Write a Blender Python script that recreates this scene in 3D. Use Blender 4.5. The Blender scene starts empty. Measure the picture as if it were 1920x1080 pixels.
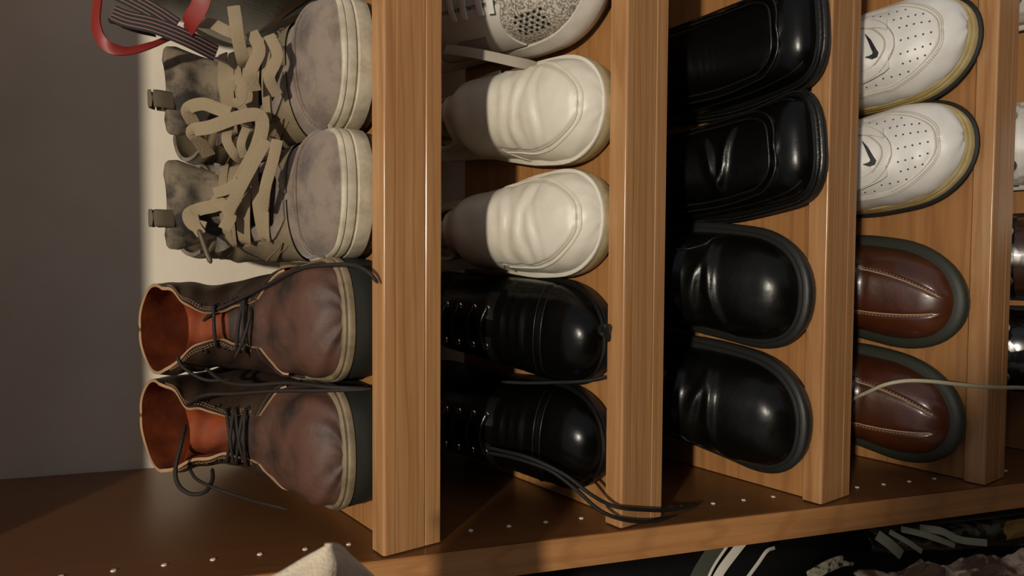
import bpy, bmesh, math, random
import numpy as np
from mathutils import Vector, Matrix

# ---------------------------------------------------------------- camera, light, exposure
scn = bpy.context.scene
C = scn.collection
CAM = np.array([.2182, -.5288, -.1042]); TH, YAW, ROLL, F = .3167, -.0402, .0064, 1387.0
_v = np.array([0, math.cos(TH), -math.sin(TH)]); _r = np.array([0, -math.sin(TH), -math.cos(TH)]); _u = np.array([1., 0, 0])
VV = _v*math.cos(YAW)+_u*math.sin(YAW); _u2 = _u*math.cos(YAW)-_v*math.sin(YAW)
RR = _r*math.cos(ROLL)+_u2*math.sin(ROLL); UU = _u2*math.cos(ROLL)-_r*math.sin(ROLL)
cd = bpy.data.cameras.new('camera'); cam = bpy.data.objects.new('camera', cd); C.objects.link(cam)
cd.sensor_width = 36; cd.lens = 36*F/1920; cd.clip_start = .01
cam.matrix_world = Matrix(((RR[0], UU[0], -VV[0], CAM[0]), (RR[1], UU[1], -VV[1], CAM[1]), (RR[2], UU[2], -VV[2], CAM[2]), (0, 0, 0, 1)))
cd.dof.use_dof = True; cd.dof.focus_distance = .64; cd.dof.aperture_fstop = 13
scn.camera = cam
w = bpy.data.worlds.new('room_air'); scn.world = w; w.use_nodes = True
bg = w.node_tree.nodes['Background']; bg.inputs[0].default_value = (.90, .89, .97, 1); bg.inputs[1].default_value = .32
ld = bpy.data.lights.new('ceiling_bulb', 'POINT'); ld.energy = 97; ld.shadow_soft_size = .035; ld.color = (1, .90, .75)
lo = bpy.data.objects.new('ceiling_bulb', ld); C.objects.link(lo); lo.location = (.36, -1.43, .86)
scn.view_settings.view_transform = 'Standard'; scn.view_settings.look = 'None'
scn.view_settings.exposure = 0.0; scn.view_settings.gamma = 1; scn.view_settings.use_curve_mapping = False

def at(px, py, y):
    """world point seen at a photo position, at depth plane Y = y"""
    d = VV+RR*(px-960)/F-UU*(py-540)/F
    return CAM+d*((y-CAM[1])/d[1])

# ---------------------------------------------------------------- shelf geometry
TILT = math.radians(19); cT, sT = math.cos(TILT), math.sin(TILT)
DZ = [.003, .0045, .000, -.001, -.001]
DROP = {0: .009, 1: .010}   # how much lower the board sits behind its rail
def shelf_origin(k): return np.array([0, .0227, -.186-.192*k+(DZ[k] if 0 <= k < 5 else 0)])
def shelf_pt(k, X, s, h, drop=True):
    if drop: h = h-DROP.get(k, 0)
    return shelf_origin(k)+np.array([X, -sT*h+cT*s, cT*h+sT*s])

# ---------------------------------------------------------------- materials
def srgb(c): return tuple((x/255/12.92 if x/255 <= .04045 else ((x/255+.055)/1.055)**2.4) for x in c)
MATS = {}
def mat(name, col, rough=.5, col2=None, nscale=30, nlo=.4, nhi=.65, bump=0, bscale=200, kind='noise', spec=.5, metal=0, coat=0, rough2=None, coord='Object', sheen=0):
    if name in MATS: return MATS[name]
    m = bpy.data.materials.new(name); m.use_nodes = True; nt = m.node_tree; N = nt.nodes; L = nt.links
    b = N['Principled BSDF']; c1 = srgb(col)+(1,)
    b.inputs['Base Color'].default_value = c1; b.inputs['Roughness'].default_value = rough
    b.inputs['Specular IOR Level'].default_value = spec; b.inputs['Metallic'].default_value = metal
    b.inputs['Coat Weight'].default_value = coat; b.inputs['Coat Roughness'].default_value = .08
    b.inputs['Sheen Weight'].default_value = sheen
    tc = N.new('ShaderNodeTexCoord')
    if col2 is not None:
        n = N.new('ShaderNodeTexNoise'); n.inputs['Scale'].default_value = nscale; n.inputs['Detail'].default_value = 6; n.inputs['Roughness'].default_value = .62
        L.new(tc.outputs[coord], n.inputs['Vector'])
        mr = N.new('ShaderNodeMapRange'); mr.inputs[1].default_value = nlo; mr.inputs[2].default_value = nhi; L.new(n.outputs['Fac'], mr.inputs[0])
        mx = N.new('ShaderNodeMix'); mx.data_type = 'RGBA'; L.new(mr.outputs[0], mx.inputs['Factor'])
        mx.inputs['A'].default_value = c1; mx.inputs['B'].default_value = srgb(col2)+(1,); L.new(mx.outputs['Result'], b.inputs['Base Color'])
        if rough2 is not None:
            m2 = N.new('ShaderNodeMapRange'); m2.inputs[1].default_value = nlo; m2.inputs[2].default_value = nhi
            m2.inputs[3].default_value = rough; m2.inputs[4].default_value = rough2; L.new(n.outputs['Fac'], m2.inputs[0]); L.new(m2.outputs[0], b.inputs['Roughness'])
    if bump:
        if kind == 'noise':
            t = N.new('ShaderNodeTexNoise'); t.inputs['Scale'].default_value = bscale; t.inputs['Detail'].default_value = 5; o = t.outputs['Fac']
        elif kind == 'voronoi':
            t = N.new('ShaderNodeTexVoronoi'); t.inputs['Scale'].default_value = bscale; o = t.outputs['Distance']
        L.new(tc.outputs[coord], t.inputs['Vector'])
        bp = N.new('ShaderNodeBump'); bp.inputs['Strength'].default_value = bump; bp.inputs['Distance'].default_value = .001
        L.new(o, bp.inputs['Height']); L.new(bp.outputs[0], b.inputs['Normal'])
    MATS[name] = m; return m

def wood(name, axis, base=(183, 138, 92), dark=(162, 116, 73), rough=.25, deep=(140, 94, 56)):
    m = bpy.data.materials.new(name); m.use_nodes = True; nt = m.node_tree; N = nt.nodes; L = nt.links; b = N['Principled BSDF']
    tc = N.new('ShaderNodeTexCoord')
    def grain(s_al, s_ac, det, rgh=.6, dist=0):
        mp = N.new('ShaderNodeMapping'); sc = [s_ac]*3; sc[axis] = s_al; mp.inputs['Scale'].default_value = sc
        L.new(tc.outputs['Object'], mp.inputs['Vector']); n = N.new('ShaderNodeTexNoise'); n.inputs['Scale'].default_value = 1
        n.inputs['Detail'].default_value = det; n.inputs['Roughness'].default_value = rgh; n.inputs['Distortion'].default_value = dist
        L.new(mp.outputs[0], n.inputs['Vector']); return n.outputs['Fac']
    g1 = grain(5, 120, 4, .6, .6); g2 = grain(16, 1100, 3, .7)
    mp = N.new('ShaderNodeMapping'); sc = [26]*3; sc[axis] = 3.2; mp.inputs['Scale'].default_value = sc; L.new(tc.outputs['Object'], mp.inputs['Vector'])
    wv = N.new('ShaderNodeTexWave'); wv.wave_type = 'RINGS'; wv.rings_direction = 'X' if axis != 0 else 'Y'
    wv.inputs['Scale'].default_value = 1.6; wv.inputs['Distortion'].default_value = 5; wv.inputs['Detail'].default_value = 2; wv.inputs['Detail Scale'].default_value = .9
    L.new(mp.outputs[0], wv.inputs['Vector'])
    r1 = N.new('ShaderNodeMapRange'); r1.inputs[1].default_value = .35; r1.inputs[2].default_value = .68; L.new(g1, r1.inputs[0])
    mx = N.new('ShaderNodeMix'); mx.data_type = 'RGBA'; mx.inputs['A'].default_value = srgb(base)+(1,); mx.inputs['B'].default_value = srgb(dark)+(1,)
    L.new(r1.outputs[0], mx.inputs['Factor'])
    r2 = N.new('ShaderNodeMapRange'); r2.inputs[1].default_value = .8; r2.inputs[2].default_value = 1.0; r2.inputs[4].default_value = .4; L.new(wv.outputs['Fac'], r2.inputs[0])
    m2 = N.new('ShaderNodeMix'); m2.data_type = 'RGBA'; m2.inputs['B'].default_value = srgb(deep)+(1,); L.new(r2.outputs[0], m2.inputs['Factor']); L.new(mx.outputs['Result'], m2.inputs['A'])
    r3 = N.new('ShaderNodeMapRange'); r3.inputs[1].default_value = .5; r3.inputs[2].default_value = .75; r3.inputs[4].default_value = .32; L.new(g2, r3.inputs[0])
    m3 = N.new('ShaderNodeMix'); m3.data_type = 'RGBA'; m3.inputs['B'].default_value = srgb(deep)+(1,); L.new(r3.outputs[0], m3.inputs['Factor']); L.new(m2.outputs['Result'], m3.inputs['A'])
    L.new(m3.outputs['Result'], b.inputs['Base Color']); b.inputs['Roughness'].default_value = rough
    bp = N.new('ShaderNodeBump'); bp.inputs['Strength'].default_value = .08; bp.inputs['Distance'].default_value = .0005; L.new(g2, bp.inputs['Height']); L.new(bp.outputs[0], b.inputs['Normal'])
    return m

# ---------------------------------------------------------------- object helpers
def finish(o, name, m, parent=None):
    o.name = name; o.data.name = name
    if m is not None: o.data.materials.append(m)
    if parent is not None: o.parent = parent
    return o
def mesh_obj(name, verts, faces, m, parent=None, smooth=True, auto=None):
    me = bpy.data.meshes.new(name); me.from_pydata([tuple(map(float, v)) for v in verts], [], faces)
    if smooth: me.polygons.foreach_set('use_smooth', [True]*len(me.polygons))
    me.update(); o = bpy.data.objects.new(name, me); C.objects.link(o)
    if auto: me.set_sharp_from_angle(angle=math.radians(auto))
    return finish(o, name, m, parent)
def tag(o, label=None, cat=None, group=None, kind=None):
    if label: o['label'] = label
    if cat: o['category'] = cat
    if group: o['group'] = group
    if kind: o['kind'] = kind
    return o
def thing(name, label, cat, mw=None, group=None):
    o = bpy.data.objects.new(name, None); C.objects.link(o); o.empty_display_size = .02
    if mw is not None: o.matrix_world = mw
    return tag(o, label, cat, group)
def box(name, lo_, hi_, m, parent=None, bevel=0):
    bm = bmesh.new(); bmesh.ops.create_cube(bm, size=1)
    for v in bm.verts: v.co = Vector([(lo_[i]+hi_[i])/2+v.co[i]*(hi_[i]-lo_[i]) for i in range(3)])
    if bevel: bmesh.ops.bevel(bm, geom=bm.edges[:], offset=bevel, segments=2, affect='EDGES')
    me = bpy.data.meshes.new(name); bm.to_mesh(me); bm.free(); o = bpy.data.objects.new(name, me); C.objects.link(o)
    return finish(o, name, m, parent)
def smooth_path(pts, n=8):
    P = np.array(pts, float); Q = np.vstack([2*P[0]-P[1], P, 2*P[-1]-P[-2]]); out = []
    for i in range(1, len(Q)-2):
        for k in range(n):
            t = k/n; a, b, c, d = Q[i-1], Q[i], Q[i+1], Q[i+2]
            out.append(.5*((2*b)+(-a+c)*t+(2*a-5*b+4*c-d)*t*t+(-a+3*b-3*c+d)*t**3))
    out.append(P[-1]); return np.array(out)
def sweep_data(P, rad, normals=None, flat=None, ns=8, taper=False):
    """tube (rad) or ribbon (flat=(width,thickness)) along points P"""
    P = np.array(P, float); n = len(P); T = np.gradient(P, axis=0); T /= np.linalg.norm(T, axis=1)[:, None]+1e-12
    V = []; N = None
    for i in range(n):
        if normals is not None: nn = np.array(normals[i])
        elif N is None:
            nn = np.array([0, -1., .3])
            if abs(T[0]@nn) > .9*np.linalg.norm(nn): nn = np.array([1., 0, 0])
        else: nn = N
        nn = nn-T[i]*(nn@T[i]); nn /= np.linalg.norm(nn)+1e-12; N = nn; B = np.cross(T[i], nn)
        sc = 1.0
        if taper and (i < 2 or i > n-3): sc = .75 if (i in (1, n-2)) else .35
        if flat:
            hw, ht = flat[0]/2*sc, flat[1]/2
            for k in range(8):
                t = 2*math.pi*k/8+math.pi/8
                x = math.copysign(abs(math.cos(t))**.5, math.cos(t)); y = math.copysign(abs(math.sin(t))**.7, math.sin(t))
                V.append(P[i]+B*hw*x+N*ht*y)
        else:
            for k in range(ns):
                t = 2*math.pi*k/ns; V.append(P[i]+(B*math.cos(t)+N*math.sin(t))*rad*sc)
    ns = 8 if flat else ns; Fc = []
    for i in range(n-1):
        for k in range(ns): a = i*ns+k; b = i*ns+(k+1) % ns; Fc.append((a, b, b+ns, a+ns))
    Fc.append(tuple(range(ns-1, -1, -1))); Fc.append(tuple(range((n-1)*ns, n*ns)))
    return V, Fc
def merge(parts):
    V = []; Fc = []
    for v, f in parts:
        o = len(V); V += list(v); Fc += [tuple(i+o for i in q) for q in f]
    return V, Fc
def sweep(name, P, rad, m, parent=None, **k):
    V, Fc = sweep_data(P, rad, **k); return mesh_obj(name, V, Fc, m, parent, auto=60)
def to_local(root, P):
    M = root.matrix_world.inverted(); return np.array([M @ Vector(p) for p in P])

def pchip(xk, yk):
    xk = np.array(xk, float); yk = np.array(yk, float); h = np.diff(xk); d = np.diff(yk)/h; mm = np.zeros(len(xk))
    for i in range(1, len(xk)-1):
        if d[i-1]*d[i] > 0:
            w1 = 2*h[i]+h[i-1]; w2 = h[i]+2*h[i-1]; mm[i] = (w1+w2)/(w1/d[i-1]+w2/d[i])
    mm[0] = d[0]; mm[-1] = d[-1]
    def f(x):
        x = np.clip(np.asarray(x, float), xk[0], xk[-1]); i = np.clip(np.searchsorted(xk, x)-1, 0, len(h)-1); t = (x-xk[i])/h[i]
        return yk[i]*(1+2*t)*(1-t)**2+h[i]*mm[i]*t*(1-t)**2+yk[i+1]*t*t*(3-2*t)+h[i]*mm[i+1]*t*t*(t-1)
    return f
def sstep(a, b, x):
    t = np.clip((x-a)/(b-a), 0, 1); return t*t*(3-2*t)

# ---------------------------------------------------------------- shoe surface
class Upper:
    """rings through top point T(v), bottom point B(v); a=0 top, a=+-1 bottom"""
    def __init__(s, rows, wtoe, htoe, n=2.2, p=.75, q=.95, bend=0, L=290, vb=(.6, .8), disp=None, spring=0, pe=.9, dip=0):
        s.dip = dip*.001
        R = np.array(rows, float); v = R[:, 0]; k = .001
        s.Ty, s.Tz, s.By, s.Bz, s.w = [pchip(v, R[:, i]*k) for i in range(1, 6)]
        s.wt, s.ht, s.n, s.p, s.q, s.bend, s.L, s.vb, s.disp, s.spring, s.pe = wtoe*k, htoe*k, n, p, q, bend*k, L*k, vb, disp, spring*k, pe
    def cen(s, d): return s.bend*np.clip(1-d/(.5*s.L), 0, 1)**2
    def spr(s, d): return s.spring*np.clip(1-d/(.32*s.L), 0, 1)**2
    def base(s, v, a):
        v = np.asarray(v, float); a = np.asarray(a, float); v, a = np.broadcast_arrays(v, a)
        Ty, Tz, By, Bz, w = s.Ty(v), s.Tz(v), s.By(v), s.Bz(v), s.w(v)
        d = np.clip(Ty, 0, None)
        Ew = (1-np.clip(1-d/s.wt, 0, 1)**s.n+1e-9)**(1/s.n); Eh = (1-np.clip(1-d/s.ht, 0, 1)**2.1+1e-9)**(1/2.1)
        w = w*Ew; Tz = Bz+(Tz-Bz)*Eh
        m = np.abs(a); th = np.clip(m/.82, 0, 1)*math.pi/2
        xD = np.where(m < .82, np.sin(th)**s.p, 1-(m-.82)/.18); tD = np.where(m < .82, np.abs(np.cos(th))**s.q, 0)
        xE = np.abs(np.sin(math.pi*m))**s.pe; tE = (1+np.cos(math.pi*m))/2
        b = sstep(s.vb[0], s.vb[1], v); x = xD*(1-b)+xE*b; t = tD*(1-b)+tE*b
        y = By+(Ty-By)*t; z = Bz+(Tz-Bz)*t-s.dip*np.sqrt(np.clip(4*t*(1-t), 0, 1))*sstep(.56, .82, v)
        return np.stack([s.cen(y)+np.sign(a)*w*x, y, z+s.spr(y)], -1)
    def nrm(s, v, a):
        e = 2e-3; v = np.clip(v, .004, 1); dv = s.base(np.minimum(v+e, 1), a)-s.base(np.maximum(v-e, 0.0005), a)
        da = s.base(v, np.asarray(a)+e)-s.base(v, np.asarray(a)-e); n = np.cross(da, dv)
        return n/(np.linalg.norm(n, axis=-1)[..., None]+1e-12)
    def P(s, v, a, off=0.0):
        v, a = np.broadcast_arrays(np.asarray(v, float), np.asarray(a, float)); o = off
        if s.disp is not None: o = off+s.disp(v, a)
        o = np.asarray(o)*np.ones(v.shape); return s.base(v, a)+s.nrm(v, a)*o[..., None]
    def shell(s, name, m, parent, NV=72, NA=56, off=0, skip=None, v0=0.0008, v1=1.0, inner=False, pw=1.5):
        vs = v0+(v1-v0)*(np.arange(NV+1)/NV)**pw; As = -1+2*np.arange(NA)/NA
        VV_, AA = np.meshgrid(vs, As, indexing='ij'); P = s.P(VV_, AA, off).reshape(-1, 3); V = list(P); Fc = []
        for i in range(NV):
            for j in range(NA):
                if skip is not None:
                    a = (As[j]+1/NA); a = a if a < 1 else a-2
                    if skip((vs[i]+vs[i+1])/2, a): continue
                q = (i*NA+j, i*NA+(j+1) % NA, (i+1)*NA+(j+1) % NA, (i+1)*NA+j); Fc.append(q[::-1] if not inner else q)
        if not inner: Fc.append(tuple(range(NA)))
        return mesh_obj(name, V, Fc, m, parent)
    def patch(s, name, m, parent, fn, nu=24, nv=24, off=.0008, depth=.0014):
        S, T = np.meshgrid(np.linspace(0, 1, nu), np.linspace(0, 1, nv), indexing='ij'); v, a = fn(S, T)
        P = s.P(v, a, off).reshape(-1, 3); Q = s.P(v, a, off-depth).reshape(-1, 3); V = list(P); Fc = []
        for i in range(nu-1):
            for j in range(nv-1): Fc.append((i*nv+j, i*nv+j+1, (i+1)*nv+j+1, (i+1)*nv+j))
        ring = [i*nv for i in range(nu)]+[(nu-1)*nv+j for j in range(1, nv)]+[i*nv+nv-1 for i in range(nu-2, -1, -1)]+[j for j in range(nv-2, 0, -1)]
        o = len(V); V += [Q[r] for r in ring]
        for k in range(len(ring)): k2 = (k+1) % len(ring); Fc.append((ring[k], ring[k2], o+k2, o+k))
        ob = mesh_obj(name, V, Fc, m, parent, auto=50)
        bm = bmesh.new(); bm.from_mesh(ob.data); bmesh.ops.recalc_face_normals(bm, faces=bm.faces[:])
        f0 = bm.faces[:][len(bm.faces)//2*0]; f0 = max(bm.faces, key=lambda f: f.calc_area())
        vv, aa = fn(np.array(.5), np.array(.5)); nn = s.nrm(vv, aa); P0 = Vector(s.P(vv, aa, off))
        fc = min((f for f in bm.faces if len(f.verts) == 4), key=lambda f: (f.calc_center_median()-P0).length)
        if fc.normal.dot(Vector(nn)) < 0: bmesh.ops.reverse_faces(bm, faces=bm.faces[:])
        bm.to_mesh(ob.data); bm.free(); return ob
    def tube(s, name, m, parent, va, rad=.0008, off=.0003, n=6, flat=None):
        va = smooth_path([(v, a, 0) for v, a in va], n); P = s.P(va[:, 0], va[:, 1], off); N = s.nrm(va[:, 0], va[:, 1])
        return sweep(name, P, rad, m, parent, normals=N, flat=flat)
    def stitches(s, name, m, parent, va, rad=.0004, off=.0004, step=.0035, frac=.6, n=10):
        va = smooth_path([(v, a, 0) for v, a in va], n*3); P = s.P(va[:, 0], va[:, 1], off); N = s.nrm(va[:, 0], va[:, 1])
        L = np.concatenate([[0], np.cumsum(np.linalg.norm(np.diff(P, axis=0), axis=1))]); parts = []
        x = 0
        while x+step*frac < L[-1]:
            t = np.array([x, x+step*frac/2, x+step*frac]); q = np.stack([np.interp(t, L, P[:, i]) for i in range(3)], 1)
            parts.append(sweep_data(q, rad, ns=4, normals=[N[min(len(N)-1, np.searchsorted(L, x))]]*3)); x += step
        V, Fc = merge(parts); o = mesh_obj(name, V, Fc, m, parent); o['kind'] = 'stuff'; return o

class Outline:
    def __init__(s, L, keys, toe, n=2.2, heel=40, bend=0, spring=0):
        k = .001; s.L = L*k; s.w = pchip([a*L*k for a, b in keys], [b*k for a, b in keys]); s.toe, s.n, s.heel, s.bend, s.spring = toe*k, n, heel*k, bend*k, spring*k
    def pts(s, e=0.0, N=40):
        t = (1-np.cos(np.linspace(0, math.pi, N)))/2; d = t*s.L
        E = (1-np.clip(1-d/s.toe, 0, 1)**s.n)**(1/s.n)*(1-np.clip(1-(s.L-d)/s.heel, 0, 1)**2.2)**(1/2.2)
        w_ = s.w(d)*E; c = s.bend*np.clip(1-d/(.5*s.L), 0, 1)**2
        A = np.stack([c+w_, d], 1); B = np.stack([c-w_, d], 1)[::-1][1:-1]; P = np.vstack([A, B])
        if e:
            T = np.roll(P, -1, 0)-np.roll(P, 1, 0); T /= np.linalg.norm(T, axis=1)[:, None]+1e-9; P = P+np.stack([-T[:, 1], T[:, 0]], 1)*(-e)
        return P
    def spr(s, d): return s.spring*np.clip(1-d/(.32*s.L), 0, 1)**2
    def band(s, name, m, parent, layers, N=40, auto=45):
        """layers: (z mm, outward mm)"""
        V = []; Fc = []; n = None
        for z, e in layers:
            P = s.pts(e*.001, N); n = len(P)
            V += [(x, y, z*.001+s.spr(y)) for x, y in P]
        for i in range(len(layers)-1):
            for j in range(n): a = i*n+j; b = i*n+(j+1) % n; Fc.append((a, b, b+n, a+n))
        Fc.append(tuple(range(n-1, -1, -1))); Fc.append(tuple(range((len(layers)-1)*n, len(layers)*n)))
        o = mesh_obj(name, V, Fc, m, parent, auto=auto)
        bm = bmesh.new(); bm.from_mesh(o.data); bmesh.ops.recalc_face_normals(bm, faces=bm.faces[:]); bm.to_mesh(o.data); bm.free(); return o

def shoe_root(name, label, cat, k, X, s, yaw, group=None, lift=0.0):
    o = shelf_pt(k, X, s*.001, .0006+lift); R = Matrix.Rotation(TILT, 4, 'X') @ Matrix.Rotation(math.radians(yaw), 4, 'Z')
    return thing(name, label, cat, Matrix.Translation(Vector(o)) @ R, group)
def lerp(a, b, t): return a+(b-a)*t
def rim_and_lining(U, root, mlin, mrim, depth=28, r=.0016, shrink=.93):
    """padded rim and the inside of a low shoe's mouth"""
    A = np.linspace(-1, 1, 57)[:-1]; R = U.P(1.0, A, 0); cen = R.mean(0); V = []; Fc = []; n = len(A)
    for i, (sc, dz) in enumerate([(.985, .001), (shrink, -.004), (shrink*.98, -depth*.0005), (shrink*.95, -depth*.001)]):
        V += [cen+(p-cen)*sc+np.array([0, 0, dz]) for p in R]
        if i:
            for j in range(n): a = (i-1)*n+j; b = (i-1)*n+(j+1) % n; Fc.append((a, b, b+n, a+n))
    Fc.append(tuple(range(3*n, 4*n))); mesh_obj('lining', V, Fc, mlin, root)
    P = np.vstack([R, R[:1]]); sweep('collar', P, r, mrim, root)

# ================================================================ SHARED MATERIALS
W_X = wood('beech_rail', 0); W_Z = wood('shaded_beech_panel', 2, base=(112, 72, 39), dark=(104, 66, 35), rough=.34, deep=(94, 60, 32)); W_S = wood('beech_shelf', 0, base=(174, 124, 75), dark=(158, 110, 64), rough=.4, deep=(134, 88, 50))  # side panel: same beech as the rails, grazing shade darkened into its colour
m_wall = mat('plaster', (226, 216, 196), .9, col2=(214, 204, 184), nscale=6, bump=.35, bscale=90)
m_blackgloss = mat('black_polished_leather', (6, 6, 5), .25, bump=.14, bscale=120, spec=.24)
m_blacksoft = mat('black_soft_leather', (16, 16, 14), .33, bump=.25, bscale=260, spec=.5)
m_blackrub = mat('black_rubber', (32, 33, 31), .5, bump=.1, bscale=300)
m_blackmat = mat('black_lining', (10, 9, 8), .9)
m_lace_blk = mat('black_lace', (10, 9, 8), .7, bump=.5, bscale=900)
m_lacewax = mat('waxed_black_lace', (12, 11, 10), .22, bump=.3, bscale=500, spec=.6)
m_metal = mat('chrome', (210, 205, 190), .12, metal=1)

W_E = wood('beech_edge', 2, base=(176, 126, 78), dark=(158, 110, 66), rough=.36)
# ================================================================ SETTING
tag(box('wall_back', (-1.3, .305, -1.35), (1.6, .36, 1.0), m_wall), kind='structure')
m_floor = mat('floor_boards', (92, 66, 44), .5, col2=(70, 48, 32), nscale=12)
tag(box('floor', (-1.3, -2.2, -1.40), (1.6, .36, -1.35), m_floor), kind='structure')
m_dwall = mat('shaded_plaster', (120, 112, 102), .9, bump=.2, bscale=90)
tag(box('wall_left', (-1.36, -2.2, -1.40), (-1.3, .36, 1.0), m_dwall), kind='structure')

# ---- shoe cabinet
cab = thing('shoe_cabinet', 'beech-coloured shoe cabinet with tilted shelves and rounded front rails', 'cabinet')
XR = .86
def side_panel(x0, x1, holes):
    p = box('side_panel', (x0, 0, -1.345), (x1, .303, .40), W_Z, cab, bevel=.0012)
    box('edge_band', (x0+.0002, -.0012, -1.345), (x1-.0002, .0002, .40), W_E, p, bevel=.0006)
    if holes:
        mh = mat('peg_sleeve', (232, 216, 196), .35)
        bm = bmesh.new(); bmesh.ops.create_cone(bm, cap_ends=True, segments=14, radius1=.0021, radius2=.0017, depth=.0009, matrix=Matrix.Rotation(math.pi/2, 4, 'Y'))
        me = bpy.data.meshes.new('peg_sleeve'); bm.to_mesh(me); bm.free(); me.materials.append(mh)
        for i in range(-8, 34):
            if i < -1 or i > 28: continue
            o = bpy.data.objects.new('peg_sleeve', me); C.objects.link(o); o.parent = p; o.location = (x1+.0003, .036, -.032*i)
    return p
side_panel(-.025, 0, True); side_panel(XR, XR+.025, False)
# rail profile in (s, h): front face at s=-.019 .. back at s=0 ; h up from the shelf surface
def arc(cx, cy, r, a0, a1, n=5): return [(cx+r*math.cos(math.radians(lerp(a0, a1, i/n))), cy+r*math.sin(math.radians(lerp(a0, a1, i/n)))) for i in range(n+1)]
prof = [(0, -.0405), (0, .0066), (0, .0070), (-.0010, .008), (-.0014, .008), (-.0164, .008)]+arc(-.0168, .0058, .0022, 90, 180, 6)+[(-.019, .0054)]
for h, dp in ((-.002, .0002), (-.0265, .0006)): prof += [(-.019, h+.0012), (-.019, h+.0008), (-.019+dp, h+.0002), (-.019+dp, h-.0002), (-.019, h-.0008), (-.019, h-.0012)]
prof += [(-.019, -.0395), (-.018, -.0405)]
def rail(k, parent):
    V = []; n = len(prof)
    for X in (.0012, XR-.0012):
        for s, h in prof: V.append(shelf_pt(k, X, s, h, False))
    Fc = [(i, (i+1) % n, n+(i+1) % n, n+i) for i in range(n)]+[tuple(range(n-1, -1, -1)), tuple(range(n, 2*n))]
    o = mesh_obj('front_rail', V, Fc, W_X, parent, auto=35)
    bm = bmesh.new(); bm.from_mesh(o.data); bmesh.ops.recalc_face_normals(bm, faces=bm.faces[:]); bm.to_mesh(o.data); bm.free()
def board(k):
    V = [shelf_pt(k, X, s, h) for X in (.0008, XR-.0008) for s, h in ((.0017, -.018), (.0017, 0), (.238, 0), (.238, -.018))]
    o = mesh_obj('shelf_board', V, [(0, 1, 2, 3), (7, 6, 5, 4), (0, 4, 5, 1), (1, 5, 6, 2), (2, 6, 7, 3), (3, 7, 4, 0)], W_S, cab, smooth=False)
    rail(k, o)
for k in (-2, 0, 1, 2, 3, 4): board(k)

# ================================================================ SHOES
def low_rows(zs, W, T, L=290, wt=.9, wthr=.86, tail=(.78, .72, .68, .64)):
    """T = [(distance from toe, height)...] of the top line in mm, last = throat; v = .52*d/throat"""
    thr, hth = T[-1]; R = []
    for d, h in T:
        u = d/thr; R.append((.52*u, d, h, 0, zs, W*lerp(1, wthr, u*u)))
    R = [(v, d, h, d+(190-thr)*(d/thr)**2, zs, w_) for v, d, h, _, z, w_ in R]
    return R+[(.66, thr+7, hth+2, 240, zs, W*tail[0]), (.80, thr+9, hth+3, L-5, zs+6, W*tail[1]*wt), (.91, thr+10, hth+3, L-2, 42, W*tail[2]*wt), (1, thr+11, hth+3, L-8, 66, W*tail[3]*wt)]
def low_keys(W): return [(0, W), (.14, W), (.3, W*.995), (.45, W*.9), (.6, W*.78), (.78, W*.76), (1, W*.72)]

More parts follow.
